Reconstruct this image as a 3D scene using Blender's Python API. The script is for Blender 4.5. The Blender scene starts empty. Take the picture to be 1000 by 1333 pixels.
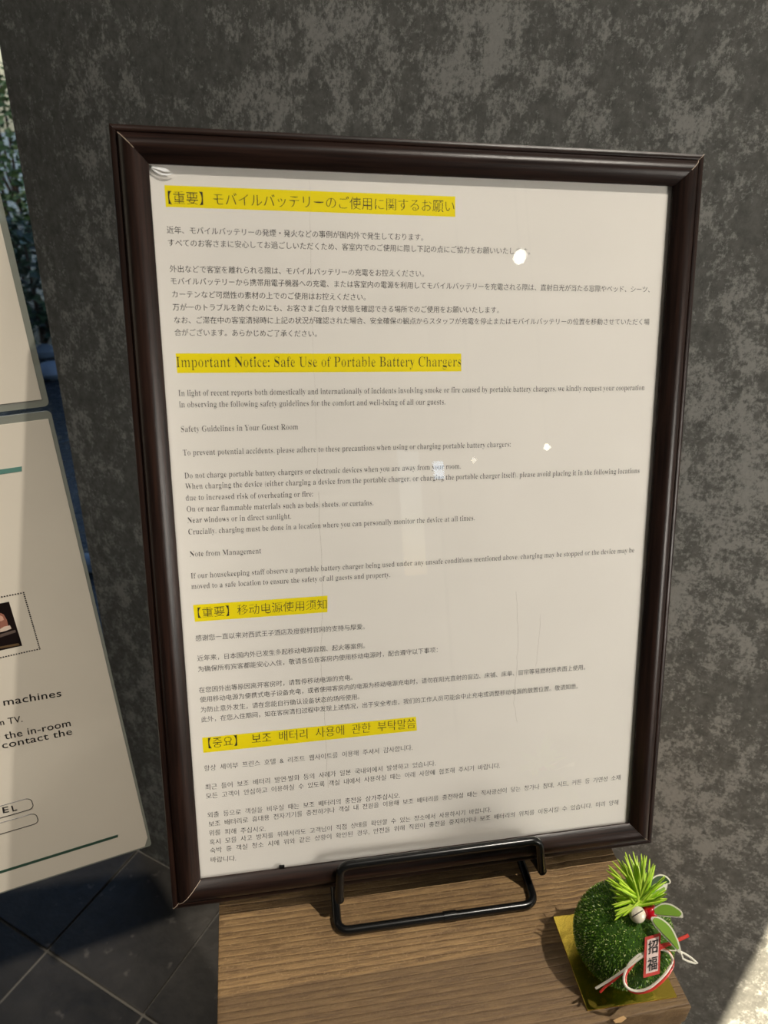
import bpy, bmesh, math, random
import numpy as np
from mathutils import Vector, Matrix
random.seed(7)
SC = bpy.context.scene
COL = SC.collection

# ---------------------------------------------------------------- camera
C = Vector((-0.07309, -0.20622, 0.31418))
RW = Matrix(((0.9828836680492682, -0.17778113545569862, 0.04830696593762213),
             (-0.04543746820703446, -0.4880478891935869, -0.8716333485684329),
             (0.1785360791687517, 0.8545192366060386, -0.48777222420437427)))
FPX = 952.35
cam = bpy.data.cameras.new('camera'); cam_o = bpy.data.objects.new('camera', cam); COL.objects.link(cam_o)
m = Matrix.Identity(4)
for i in range(3):
    m[i][0] = RW[0][i]; m[i][1] = -RW[1][i]; m[i][2] = -RW[2][i]; m[i][3] = C[i]
cam_o.matrix_world = m
cam.sensor_fit = 'HORIZONTAL'; cam.sensor_width = 36.0; cam.lens = FPX / 1000 * 36
cam.clip_start = 0.01; cam.clip_end = 200
cam.dof.use_dof = True; cam.dof.focus_distance = 0.36; cam.dof.aperture_fstop = 24.0
SC.camera = cam_o
# ---------------------------------------------------------------- world, sun, lamps, exposure
SC.view_settings.view_transform = 'Standard'; SC.view_settings.look = 'None'
SC.view_settings.gamma = 1.0; SC.view_settings.use_curve_mapping = False
SC.view_settings.exposure = 0.0
world = bpy.data.worlds.new('sky'); SC.world = world; world.use_nodes = True
wn = world.node_tree; bg = wn.nodes['Background']
sky = wn.nodes.new('ShaderNodeTexSky'); sky.sky_type = 'NISHITA'; sky.sun_disc = False
sky.sun_elevation = math.radians(25); sky.sun_rotation = math.radians(200); sky.air_density = 1.0
wn.links.new(sky.outputs[0], bg.inputs[0]); bg.inputs[1].default_value = 0.14

TH = 0.30679; HF = 0.31726; WF = 0.23          # frame lean, height, width
ZB = -0.01578                                   # top of the wooden box
ZF = ZB - 0.55                                  # floor
CO = Vector((-0.23656, 0.45989, ZF))            # far left foot of the grey wall
DU = Vector((0.79812, -0.60249, 0)); DV = Vector((-0.60249, -0.79812, 0))
def room(u, v, z=0): return CO + DU * u + DV * v + Vector((0, 0, z))
ROOM_M = Matrix.Identity(4)
for i in range(3):
    ROOM_M[i][0] = DU[i]; ROOM_M[i][1] = -DV[i]; ROOM_M[i][2] = (0, 0, 1)[i]; ROOM_M[i][3] = CO[i]
CEIL = 2.4                                      # room height

def lamp(kind, name, loc, energy, color, target=None, **kw):
    l = bpy.data.lights.new(name, kind); l.energy = energy; l.color = color
    for k, v in kw.items(): setattr(l, k, v)
    o = bpy.data.objects.new(name, l); COL.objects.link(o); o.location = loc
    if target is not None:
        d = Vector(target) - Vector(loc); o.rotation_euler = d.to_track_quat('-Z', 'Y').to_euler()
    return o
# sunlight through the opening behind the photographer: direction in room coordinates
SUN_SLANT = 0.93; SUN_EL = math.radians(16.5)
sd = (DU * -SUN_SLANT + DV * -1.0); sd.normalize(); sd = sd * math.cos(SUN_EL) + Vector((0, 0, -math.sin(SUN_EL)))
lamp('SUN', 'sun', (2, -4, 4), 12.5, (1.0, 0.88, 0.66), Vector((2, -4, 4)) + sd, angle=math.radians(0.12))
KEY = Vector((0.69, -0.44, 1.79))
SIDE = room(1.62, 0.30, 0.68)
lamp('SPOT', 'key_downlight', KEY, 104, (1.0, 0.93, 0.82), (0.03, 0.0, 0.08), spot_size=math.radians(50), spot_blend=0.8, shadow_soft_size=0.014)
lamp('SPOT', 'sign_fill_spot', (-.5, -1.0, 1.79), 165, (1.0, 0.92, 0.80), (-0.31, 0.08, 0.10), spot_size=math.radians(15.5), spot_blend=1.0, shadow_soft_size=0.03)  # added spot that brightens the laminated signs
FILL = room(0.9, 1.0, CEIL - 0.03)
lamp('AREA', 'ceiling_fill_light', FILL, 1.2, (1.0, 0.93, 0.84), FILL + Vector((0, 0, -1)), size=0.6)  # added soft fill for the whole room

lamp('AREA', 'side_fill_light', SIDE, 10.0, (1.0, 0.95, 0.86), room(.5, .0, .62), shape='RECTANGLE', size=0.26, size_y=0.5)  # added fill from the right, out of view, for wall and notice

# ---------------------------------------------------------------- helpers
def ray(px, py):
    c = Vector(((px - 500) / FPX, (py - 666.5) / FPX, 1))
    return (RW.transposed() @ c).normalized()
def link(o, parent=None):
    COL.objects.link(o)
    if parent is not None: o.parent = parent
    return o
def mesh_obj(name, verts, faces, mat, parent=None, smooth=False):
    me = bpy.data.meshes.new(name); me.from_pydata([tuple(v) for v in verts], [], faces); me.update()
    if mat: me.materials.append(mat)
    if smooth: me.polygons.foreach_set('use_smooth', [True] * len(me.polygons))
    return link(bpy.data.objects.new(name, me), parent)
def bm_obj(name, bm, mat, parent=None, smooth=False):
    me = bpy.data.meshes.new(name); bmesh.ops.recalc_face_normals(bm, faces=bm.faces); bm.to_mesh(me); bm.free()
    for mm in (mat if isinstance(mat, (list, tuple)) else [mat]): me.materials.append(mm)
    if smooth:
        me.polygons.foreach_set('use_smooth', [True] * len(me.polygons))
        me.set_sharp_from_angle(angle=math.radians(35))
    return link(bpy.data.objects.new(name, me), parent)
def empty(name, loc=(0, 0, 0), rot=(0, 0, 0)):
    o = bpy.data.objects.new(name, None); COL.objects.link(o); o.location = loc; o.rotation_euler = rot
    o.empty_display_size = 0.02
    return o
def tag(o, label=None, cat=None, group=None, kind=None):
    for k, v in (('label', label), ('category', cat), ('group', group), ('kind', kind)):
        if v: o[k] = v
    return o
def box_bm(x0, x1, y0, y1, z0, z1, bev=0.0, seg=2, bm=None):
    bm = bm or bmesh.new()
    r = bmesh.ops.create_cube(bm, size=1.0)
    for v in r['verts']:
        v.co = Vector(((x0 + x1) / 2 + v.co.x * (x1 - x0), (y0 + y1) / 2 + v.co.y * (y1 - y0), (z0 + z1) / 2 + v.co.z * (z1 - z0)))
    if bev > 0:
        es = list({e for v in r['verts'] for e in v.link_edges})
        bmesh.ops.bevel(bm, geom=es, offset=bev, segments=seg, affect='EDGES', profile=0.6)
    return bm
def rounded_path(pts, rad, n=6):
    pts = [Vector(p) for p in pts]; out = [pts[0]]
    for i in range(1, len(pts) - 1):
        a, b, c = pts[i - 1], pts[i], pts[i + 1]
        d1 = (a - b); d2 = (c - b); r = min(rad, d1.length * .49, d2.length * .49)
        p, q = b + d1.normalized() * r, b + d2.normalized() * r
        for k in range(n + 1):
            t = k / n; out.append(p * (1 - t) ** 2 + b * 2 * t * (1 - t) + q * t * t)
    out.append(pts[-1]); return out
def tube_bm(pts, r, n=10, bm=None, closed=False):
    bm = bm or bmesh.new(); pts = [Vector(p) for p in pts]; N = len(pts)
    rr = r if isinstance(r, (list, tuple)) else [r] * N
    rings = []; nrm = None
    for i, p in enumerate(pts):
        if closed: t = pts[(i + 1) % N] - pts[i - 1]
        else: t = pts[min(i + 1, N - 1)] - pts[max(i - 1, 0)]
        t.normalize()
        if nrm is None:
            a = Vector((0, 0, 1)) if abs(t.z) < .9 else Vector((1, 0, 0))
            nrm = t.cross(a).normalized()
        else:
            nrm = (nrm - t * nrm.dot(t)).normalized()
        b = t.cross(nrm)
        rings.append([bm.verts.new(p + (nrm * math.cos(2 * math.pi * k / n) + b * math.sin(2 * math.pi * k / n)) * rr[i]) for k in range(n)])
    for i in range(N if closed else N - 1):
        A, Bq = rings[i], rings[(i + 1) % N]
        for k in range(n): bm.faces.new((A[k], A[(k + 1) % n], Bq[(k + 1) % n], Bq[k]))
    if not closed: bm.faces.new(rings[0][::-1]); bm.faces.new(rings[-1])
    return bm

def slab(pts, z0, z1):
    bm = bmesh.new(); a = [bm.verts.new((x, y, z1)) for x, y in pts]; b = [bm.verts.new((x, y, z0)) for x, y in pts]; n = len(pts)
    bm.faces.new(a); bm.faces.new(b[::-1])
    for i in range(n): bm.faces.new((a[i], b[i], b[(i + 1) % n], a[(i + 1) % n]))
    return bm
# ---------------------------------------------------------------- materials
class NT:
    def __init__(s, name):
        s.m = bpy.data.materials.new(name); s.m.use_nodes = True; s.t = s.m.node_tree; s.t.nodes.clear()
        s.out = s.t.nodes.new('ShaderNodeOutputMaterial')
    def n(s, typ, **kw):
        nd = s.t.nodes.new('ShaderNode' + typ)
        for k, v in kw.items():
            if k.startswith('i_'): nd.inputs[int(k[2:])].default_value = v
            else: setattr(nd, k, v)
        return nd
    def l(s, a, b): s.t.links.new(a, b)
    def coord(s, scale=(1, 1, 1), rot=(0, 0, 0), kind='Object'):
        tc = s.n('TexCoord'); mp = s.n('Mapping'); mp.inputs['Scale'].default_value = scale; mp.inputs['Rotation'].default_value = rot
        s.l(tc.outputs[kind], mp.inputs[0]); return mp.outputs[0]
    def noise(s, vec, scale, detail=6, rough=.6, dist=0):
        nd = s.n('TexNoise'); nd.inputs['Scale'].default_value = scale; nd.inputs['Detail'].default_value = detail
        nd.inputs['Roughness'].default_value = rough; nd.inputs['Distortion'].default_value = dist
        if vec is not None: s.l(vec, nd.inputs['Vector'])
        return nd.outputs['Fac']
    def ramp(s, fac, stops):
        r = s.n('ValToRGB'); e = r.color_ramp.elements
        while len(e) < len(stops): e.new(.5)
        for el, (p, c) in zip(e, stops):
            el.position = p; el.color = (c, c, c, 1) if isinstance(c, (int, float)) else (*c, 1)
        s.l(fac, r.inputs[0]); return r.outputs[0]
    def math(s, op, a, b=None):
        nd = s.n('Math', operation=op)
        for i, v in enumerate((a, b)):
            if v is None: continue
            if isinstance(v, (int, float)): nd.inputs[i].default_value = v
            else: s.l(v, nd.inputs[i])
        return nd.outputs[0]
    def mix(s, f, a, b, mode='MIX'):
        nd = s.n('Mix', data_type='RGBA', blend_type=mode)
        for i, v in ((0, f), (6, a), (7, b)):
            if isinstance(v, (int, float)): nd.inputs[i].default_value = v
            elif isinstance(v, tuple): nd.inputs[i].default_value = (*v, 1)
            else: s.l(v, nd.inputs[i])
        return nd.outputs[2]
    def bsdf(s, color, rough=.5, metal=0, coat=0, coat_r=.1, spec=.5, bump=None, bstr=.3, bdist=.001, sheen=0, sub=0):
        b = s.n('BsdfPrincipled')
        for k, v in (('Base Color', color), ('Roughness', rough), ('Metallic', metal)):
            if isinstance(v, tuple): b.inputs[k].default_value = (*v, 1)
            elif isinstance(v, (int, float)): b.inputs[k].default_value = v
            else: s.l(v, b.inputs[k])
        b.inputs['Coat Weight'].default_value = coat; b.inputs['Coat Roughness'].default_value = coat_r
        b.inputs['Specular IOR Level'].default_value = spec; b.inputs['Sheen Weight'].default_value = sheen
        if bump is not None:
            bp = s.n('Bump'); bp.inputs['Strength'].default_value = bstr; bp.inputs['Distance'].default_value = bdist
            s.l(bump, bp.inputs['Height']); s.l(bp.outputs[0], b.inputs['Normal'])
        s.l(b.outputs[0], s.out.inputs[0]); s.b = b; return s
def plain(name, c, rough=.5, **kw):
    t = NT(name); t.bsdf(c, rough, **kw); return t.m
def srgb(r, g, b):
    f = lambda x: (x / 255 / 12.92) if x / 255 <= .04045 else ((x / 255 + .055) / 1.055) ** 2.4
    return (f(r), f(g), f(b))

def mat_wall():
    t = NT('grey_mottled_wallpaper'); v = t.coord((1, 1, .8))
    big = t.noise(v, 10, 3, .5); mid = t.noise(v, 62, 10, .72, .1); fine = t.noise(v, 420, 5, .75); gr = t.noise(v, 1500, 2, .6)
    s = t.math('ADD', t.math('MULTIPLY', big, .42), t.math('ADD', mid, t.math('MULTIPLY', fine, .62)))
    r2 = t.n('MapRange'); t.l(s, r2.inputs[0]); r2.inputs[1].default_value = 1.015; r2.inputs[2].default_value = 1.13
    base = t.mix(t.ramp(t.noise(v, 150, 6, .75), [(.35, 0), (.65, 1)]), srgb(114, 114, 110), srgb(146, 145, 140))
    light = t.mix(fine, srgb(166, 166, 161), srgb(212, 210, 204))
    col = t.mix(r2.outputs[0], base, light)
    h = t.math('ADD', t.math('MULTIPLY', fine, .6), t.math('ADD', t.math('MULTIPLY', gr, .5), t.math('MULTIPLY', r2.outputs[0], .3)))
    t.bsdf(col, .66, spec=.3, bump=h, bstr=.16, bdist=.0006); return t.m
def mat_slate():
    t = NT('dark_slate_tile'); tc = t.n('TexCoord'); oi = t.n('ObjectInfo')
    va = t.n('VectorMath', operation='MULTIPLY_ADD'); t.l(oi.outputs['Random'], va.inputs[0]); va.inputs[1].default_value = (17, 31, 9)
    t.l(tc.outputs['Object'], va.inputs[2]); v = va.outputs[0]
    a = t.noise(v, 14, 8, .65, .3); b = t.noise(v, 90, 6, .7); sp = t.noise(v, 55, 3, .5)
    col = t.mix(t.ramp(a, [(.3, 0), (.75, 1)]), srgb(42, 40, 37), srgb(74, 70, 65))
    col = t.mix(t.ramp(sp, [(.64, 0), (.74, .7)]), col, srgb(120, 114, 106))
    t.bsdf(col, t.ramp(b, [(.3, .38), (.7, .6)]), bump=t.math('ADD', a, t.math('MULTIPLY', b, .4)), bstr=.6, bdist=.003); return t.m
def mat_frame_wood(rot=0):
    t = NT('dark_brown_stained_wood'); v = t.coord((14, 500, 500) if rot == 0 else (500, 14, 500))
    g = t.noise(v, 1.6, 4, .6, .2); g2 = t.noise(v, 5, 3, .7)
    col = t.mix(t.ramp(g, [(.35, 0), (.65, 1)]), srgb(20, 12, 10), srgb(44, 28, 22))
    col = t.mix(t.ramp(g2, [(.62, 0), (.8, .5)]), col, srgb(80, 54, 42))
    t.bsdf(col, .33, spec=.32, coat=.0, coat_r=.25, bump=g2, bstr=.15, bdist=.0003); return t.m
def mat_box_wood(name='weathered_brown_board', ax=0, dark=1.0):
    t = NT(name)
    sc = [3, 1, 1] if ax == 0 else [1, 1, 3]
    tc = t.n('TexCoord'); mp = t.n('Mapping'); t.l(tc.outputs['Object'], mp.inputs[0])
    mp.inputs['Scale'].default_value = (.10, 1, .6) if ax == 0 else (1, .6, .10)
    v = mp.outputs[0]
    warp = t.noise(v, 9, 3, .5)
    sep = t.n('SeparateXYZ'); t.l(tc.outputs['Object'], sep.inputs[0])
    yc = sep.outputs[1] if ax == 0 else sep.outputs[0]
    y2 = t.math('ADD', yc, t.math('MULTIPLY', warp, .05))
    saw = t.math('FRACT', t.math('MULTIPLY', y2, 300))
    ring = t.ramp(saw, [(0, .1), (.10, .9), (.45, .65), (.86, .45), (1, .1)])
    mp2 = t.n('Mapping'); t.l(tc.outputs['Object'], mp2.inputs[0])
    mp2.inputs['Scale'].default_value = (60, 700, 300) if ax == 0 else (700, 300, 60)
    fib = t.noise(mp2.outputs[0], 1.3, 4, .7)
    pore = t.noise(t.coord((1, 1, 1)), 900, 3, .7)
    pat = t.noise(v, 14, 4, .6)
    c = t.mix(ring, srgb(104, 80, 50), srgb(184, 148, 98))
    c = t.mix(t.ramp(fib, [(.34, .75), (.60, 0)]), c, srgb(84, 60, 38))
    c = t.mix(t.ramp(pat, [(.5, 0), (.72, .45)]), c, srgb(112, 84, 54))
    c = t.mix(t.ramp(pore, [(.55, 0), (.75, .6)]), c, srgb(176, 144, 104))
    if ax == 0:   # the darker heartwood band of the board's front third
        band = t.n('MapRange'); t.l(t.math('ADD', sep.outputs[1], t.math('MULTIPLY', warp, .02)), band.inputs[0])
        band.inputs[1].default_value = -.0415; band.inputs[2].default_value = -.0432; band.inputs[3].default_value = 0; band.inputs[4].default_value = .62
        c = t.mix(band.outputs[0], c, srgb(92, 71, 48))
    h = t.math('ADD', ring, t.math('MULTIPLY', fib, .8)); h = t.math('ADD', h, t.math('MULTIPLY', pore, .6))
    t.bsdf(c, .62, bump=h, bstr=.55, bdist=.0008); return t.m
def mat_paper(name, c, coat=0, bs=.12):
    t = NT(name); v = t.coord()
    n1 = t.noise(v, 18, 4, .55); n2 = t.noise(v, 700, 3, .6)
    col = t.mix(t.ramp(n1, [(.3, 0), (.7, 1)]), c, tuple(x * .955 for x in c))
    t.bsdf(col, .55, coat=coat, coat_r=.06, spec=.3, bump=t.math('ADD', n1, t.math('MULTIPLY', n2, .03)), bstr=bs, bdist=.0015); return t.m
def mat_glass(name, rough=0.0, tint=(1, 1, 1), haze=0.0):
    t = NT(name); tr = t.n('BsdfTransparent'); tr.inputs[0].default_value = (*tint, 1)
    gl = t.n('BsdfGlossy'); gl.inputs['Roughness'].default_value = rough; gl.inputs[0].default_value = (1, 1, 1, 1)
    fr = t.n('Fresnel'); fr.inputs[0].default_value = 1.48; mx = t.n('MixShader'); geo = t.n('NewGeometry')
    fac = t.math('MULTIPLY', fr.outputs[0], t.math('SUBTRACT', 1.0, geo.outputs['Backfacing']))
    t.l(fac, mx.inputs[0]); t.l(tr.outputs[0], mx.inputs[1]); t.l(gl.outputs[0], mx.inputs[2])
    last = mx.outputs[0]
    if haze > 0:
        df = t.n('BsdfDiffuse'); df.inputs[0].default_value = (.55, .56, .5, 1); m2 = t.n('MixShader'); m2.inputs[0].default_value = haze
        t.l(last, m2.inputs[1]); t.l(df.outputs[0], m2.inputs[2]); last = m2.outputs[0]
    t.l(last, t.out.inputs[0]); return t.m
def mat_emit(name, c, s):
    t = NT(name); e = t.n('Emission'); e.inputs[0].default_value = (*c, 1); e.inputs[1].default_value = s
    t.l(e.outputs[0], t.out.inputs[0]); return t.m
def mat_fibre(name, stops, rough=.5):
    t = NT(name); g = t.n('NewGeometry'); col = t.ramp(g.outputs['Random Per Island'], stops)
    t.bsdf(col, rough, spec=.5); return t.m

M_WALL = mat_wall(); M_SLATE = mat_slate(); M_GROUT = plain('grey_grout', srgb(122, 117, 108), .9)
M_FWH = mat_frame_wood(0); M_FWV = mat_frame_wood(1)
M_BOX = mat_box_wood(); M_BOXS = mat_box_wood('weathered_brown_board_side', 2)
M_BOXF = mat_box_wood('weathered_brown_board_front', 0)
M_PAPER = mat_paper('white_printer_paper', (.78, .745, .69))
M_INK = plain('black_ink', srgb(30, 27, 26), .7)
M_YEL = mat_paper('yellow_highlight_print', srgb(238, 218, 8), 0)
M_PANE = mat_glass('clear_acrylic')
M_BLACK = plain('black_powder_coated_wire', (.006, .006, .006), .24)
M_PALE = plain('raw_pale_mitre', srgb(190, 170, 150), .6)
M_PLASTER = plain('warm_white_plaster', srgb(176, 168, 156), .9)
M_DARK = plain('dark_trim', srgb(40, 38, 36), .5)

# ---------------------------------------------------------------- the room
def room_obj(name, bm, mat, parent=None, **kw):
    o = bm_obj(name, bm, mat, parent, **kw)
    if parent is None: o.matrix_world = ROOM_M
    return o
# room coordinates inside meshes: x = u, y = -v, z up from the floor
RV = 2.2; UR = 3.0; UL = -2.4
wb = room_obj('wall_back', box_bm(0, UR, 0, .12, 0, CEIL), M_WALL); tag(wb, kind='structure')
fl = room_obj('floor', box_bm(UL, UR, -RV, .12, -.06, -.0016), M_GROUT); tag(fl, kind='structure')
# slate tiles, 146 x 150 mm, laid square to the grey wall
tile_me = []
for k in range(5):
    bm = box_bm(-.0718, .0718, -.0735, .0735, -.008, 0, .0012, 2)
    for v in bm.verts:
        if v.co.z > -.002: v.co.z += random.uniform(-.0004, .0004)
    me = bpy.data.meshes.new('tile'); bm.to_mesh(me); bm.free(); me.materials.append(M_SLATE); tile_me.append(me)
for iu in range(-8, 9):
    for iv in range(0, 9):
        o = bpy.data.objects.new('tile', random.choice(tile_me)); link(o, fl)
        z = random.uniform(-.0012, .0012) + (.0022 if iv == 0 else 0)
        o.location = (-.004 + .0729 + iu * .1458, -(.001 + .0745 + iv * .1492), z)
        o.rotation_euler = (random.uniform(-.004, .004), random.uniform(-.004, .004), random.choice((0, math.pi)))
# everything past the single tiles keeps the same slate, told by material
def mat_slate_far():
    t = NT('distant_slate_tiles'); br = t.n('TexBrick'); br.offset = 0
    br.inputs['Scale'].default_value = 1; br.inputs['Brick Width'].default_value = .1458; br.inputs['Row Height'].default_value = .1492
    br.inputs['Mortar Size'].default_value = .003; br.inputs['Color1'].default_value = (*srgb(44, 43, 41), 1)
    br.inputs['Color2'].default_value = (*srgb(56, 54, 52), 1); br.inputs['Mortar'].default_value = (*srgb(88, 84, 78), 1)
    t.l(t.coord(), br.inputs['Vector']); t.bsdf(br.outputs[0], .5); return t.m
M_SLFAR = mat_slate_far()
for i, (a, b, c, d) in enumerate(((-2.4, -1.17, -RV, .12), (1.305, UR, -RV, .0), (-1.17, 1.305, -RV, -1.344))):
    tag(room_obj('floor_' + ('left', 'right', 'front')[i], box_bm(a, b, c, d, -.006, -.001), M_SLFAR), kind='structure')
tag(room_obj('ceiling', box_bm(UL, UR, -RV, .12, CEIL, CEIL + .1), M_PLASTER), kind='structure')
tag(room_obj('wall_left', box_bm(UL - .1, UL, -RV, .12, 0, CEIL), M_PLASTER), kind='structure')
tag(room_obj('wall_right', box_bm(UR, UR + .1, -RV, .12, 0, CEIL), M_PLASTER), kind='structure')
UO = 0.667 + RV * SUN_SLANT                     # left jamb of the opening the sun comes through
US = UO + .22
bm = box_bm(UL, UO, -RV - .05, -RV, 0, CEIL); box_bm(US, UR, -RV - .05, -RV, 0, CEIL, bm=bm); box_bm(UO, US, -RV - .05, -RV, 1.32, CEIL, bm=bm); box_bm(UO, US, -RV - .05, -RV, 0, .72, bm=bm)
tag(room_obj('wall_front', bm, M_PLASTER), kind='structure')
# window beside the grey wall: frame and clear pane
w1 = room_obj('window_1', box_bm(UL, 0, .02, .10, 0, .03, .003), M_DARK); tag(w1, kind='structure')
room_obj('top_rail', box_bm(UL, 0, .02, .10, CEIL - .06, CEIL, .003), M_DARK, w1)
for x in (-1.2, -2.36): room_obj('mullion', box_bm(x, x + .04, .02, .10, .03, CEIL - .06, .003), M_DARK, w1)
M_WIN = mat_glass('window_glass')
room_obj('pane', box_bm(-1.16, -.001, .055, .061, .03, CEIL - .06), M_WIN, w1)
room_obj('pane', box_bm(-2.32, -1.2, .055, .061, .03, CEIL - .06), M_WIN, w1)

# ---------------------------------------------------------------- garden outside the window
def mat_wet():
    t = NT('wet_dark_garden_ground'); v = t.coord()
    a = t.noise(v, 5, 6, .6); b = t.noise(v, 16, 5, .6)
    t.bsdf(t.mix(a, srgb(22, 26, 34), srgb(54, 60, 66)), t.ramp(b, [(.35, .12), (.7, .45)]), bump=b, bstr=.7, bdist=.02); return t.m
g = bmesh.new(); box_bm(-14, 16, .13, 16, -.10, -.03, bm=g)
tag(room_obj('ground_garden', g, mat_wet()), kind='structure')
g = bmesh.new(); box_bm(-14, 16, -14, -RV - .05, -.10, -.03, bm=g)
tag(room_obj('ground_front', g, plain('dark_asphalt', srgb(62, 64, 66), .9)), kind='structure')
M_LEAF = mat_fibre('garden_leaves', [(0, srgb(52, 80, 42)), (.5, srgb(96, 128, 66)), (1, srgb(176, 196, 130))], .45)
M_LEAFD = mat_fibre('dark_garden_leaves', [(0, srgb(26, 46, 34)), (.6, srgb(50, 80, 58)), (1, srgb(96, 124, 92))], .4)
M_STEM = plain('brown_stem', srgb(64, 50, 38), .8)
def shrub(u, v, r, h, n, mat, label):
    root = empty('garden_shrub', room(u, v, -.03)); tag(root, label, 'shrub', None)
    bm = bmesh.new()
    for k in range(5):
        a = random.uniform(0, 6.28); tube_bm([(0, 0, 0), (math.cos(a) * r * .3, math.sin(a) * r * .3, h * .4), (math.cos(a) * r * .6, math.sin(a) * r * .6, h * .8)], [.012, .008, .004], 6, bm)
    bm_obj('stem', bm, M_STEM, root)
    vs, fs = [], []
    for k in range(n):
        d = Vector((random.gauss(0, 1), random.gauss(0, 1), random.gauss(0, 1))).normalized()
        q = random.uniform(.55, 1.0) ** .5
        p = Vector((d.x * r * q, d.y * r * q, h * .55 + d.z * h * .45 * q))
        ax = Vector((random.gauss(0, 1), random.gauss(0, 1), random.gauss(0, .5))).normalized(); bx = ax.cross(d).normalized()
        L = random.uniform(.03, .06); i = len(vs)
        vs += [p, p + ax * L * .5 + bx * L * .28 + d * .006, p + ax * L, p + ax * L * .5 - bx * L * .28 + d * .006]; fs.append((i, i + 1, i + 2, i + 3))
    o = mesh_obj('foliage', vs, fs, mat, root); o['kind'] = 'stuff'
shrub(-1.95, -1.55, .34, .46, 1500, M_LEAFD, 'low dark green shrub nearest outside the window, left of the grey wall')
shrub(-2.95, -2.3, .55, 1.0, 2600, M_LEAF, 'pale green bush in the middle of the garden outside the window')
shrub(-5.0, -4.0, .9, 1.7, 2200, M_LEAFD, 'tall dark bush far out in the garden beyond the window')
def stone(u, v, r, k, label):
    bm = bmesh.new(); bmesh.ops.create_icosphere(bm, subdivisions=3, radius=r)
    for q in bm.verts:
        q.co *= 1 + .16 * math.sin(q.co.x / r * 2.1 + k) * math.cos(q.co.y / r * 2.7 + k) + .05 * math.sin(q.co.z / r * 6 + k); q.co.z *= .6
    o = bm_obj('garden_stone', bm, M_STONE, smooth=True); o.location = room(u, v, -.03 + r * .45); tag(o, label, 'stone')
M_STONE = plain('pale_blue_grey_stone', srgb(130, 146, 166), .35)
stone(-1.83, -1.44, .045, 0, 'pale round garden stone farthest from the window')
stone(-1.62, -1.30, .055, 2, 'pale round garden stone in front of the low dark shrub')
stone(-.60, -.48, .030, 4, 'small bluish garden stone closest to the window')
# ---------------------------------------------------------------- wooden box
BX0, BX1, BY0, BY1 = -.0962, .1022, -.0660, .105
bx = empty('wooden_box', ((BX0 + BX1) / 2, .02, ZF + .0025)); tag(bx, 'tall brown wooden box with ridged grain carrying the easel and green ball', 'box')
def bpart(name, bm, mat):
    for v in bm.verts: v.co -= bx.location
    return bm_obj(name, bm, mat, bx, smooth=True)
bm = box_bm(BX0, BX1, BY0, BY1, ZB - .012, ZB, .0009, 2)
bmesh.ops.subdivide_edges(bm, edges=[e for e in bm.edges if e.calc_length() > .15 and abs(e.verts[0].co.x - e.verts[1].co.x) > .15], cuts=60)
for v in bm.verts:      # worn, slightly chipped front edge
    if v.co.y < BY0 + .002 and v.co.z > ZB - .003:
        v.co.y += .0003 * math.sin(v.co.x * 420) + random.uniform(0, .0004)
        if abs(v.co.x - .069) < .005: v.co.z -= .0010; v.co.y += .0009
bpart('top_board', bm, M_BOX)
bpart('front_board', box_bm(BX0 + .0004, BX1 - .0006, BY0 + .0006, BY0 + .012, ZF + .003, ZB - .0123, .0008), M_BOXF)
bpart('back_board', box_bm(BX0 + .0004, BX1 - .0006, BY1 - .012, BY1 - .0006, ZF + .003, ZB - .0123, .0008), M_BOXF)
bpart('side_board', box_bm(BX0 + .0006, BX0 + .012, BY0 + .0123, BY1 - .0123, ZF + .003, ZB - .0123, .0008), M_BOXS)
bpart('side_board', box_bm(BX1 - .012, BX1 - .0006, BY0 + .0123, BY1 - .0123, ZF + .003, ZB - .0123, .0008), M_BOXS)
# pale splinter on the chipped front edge
bm = bmesh.new()
q = [(.0662, BY0 + .0004, ZB + .0001), (.0670, BY0 - .0002, ZB - .0010), (.0700, BY0 - .0003, ZB - .0011), (.0722, BY0 + .0003, ZB - .0001), (.0712, BY0 + .0013, ZB + .0003), (.0685, BY0 + .0009, ZB + .0003)]
a = [bm.verts.new(p) for p in q]; b = [bm.verts.new((p[0], p[1] + .0003, p[2] - .0012)) for p in q]
bm.faces.new(a); bm.faces.new(b[::-1])
for i in range(6): bm.faces.new((a[i], b[i], b[(i + 1) % 6], a[(i + 1) % 6]))
tag(bpart('wood_splinter', bm, plain('fresh_pale_wood', srgb(186, 148, 98), .7)), 'pale splintered chip')

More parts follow.
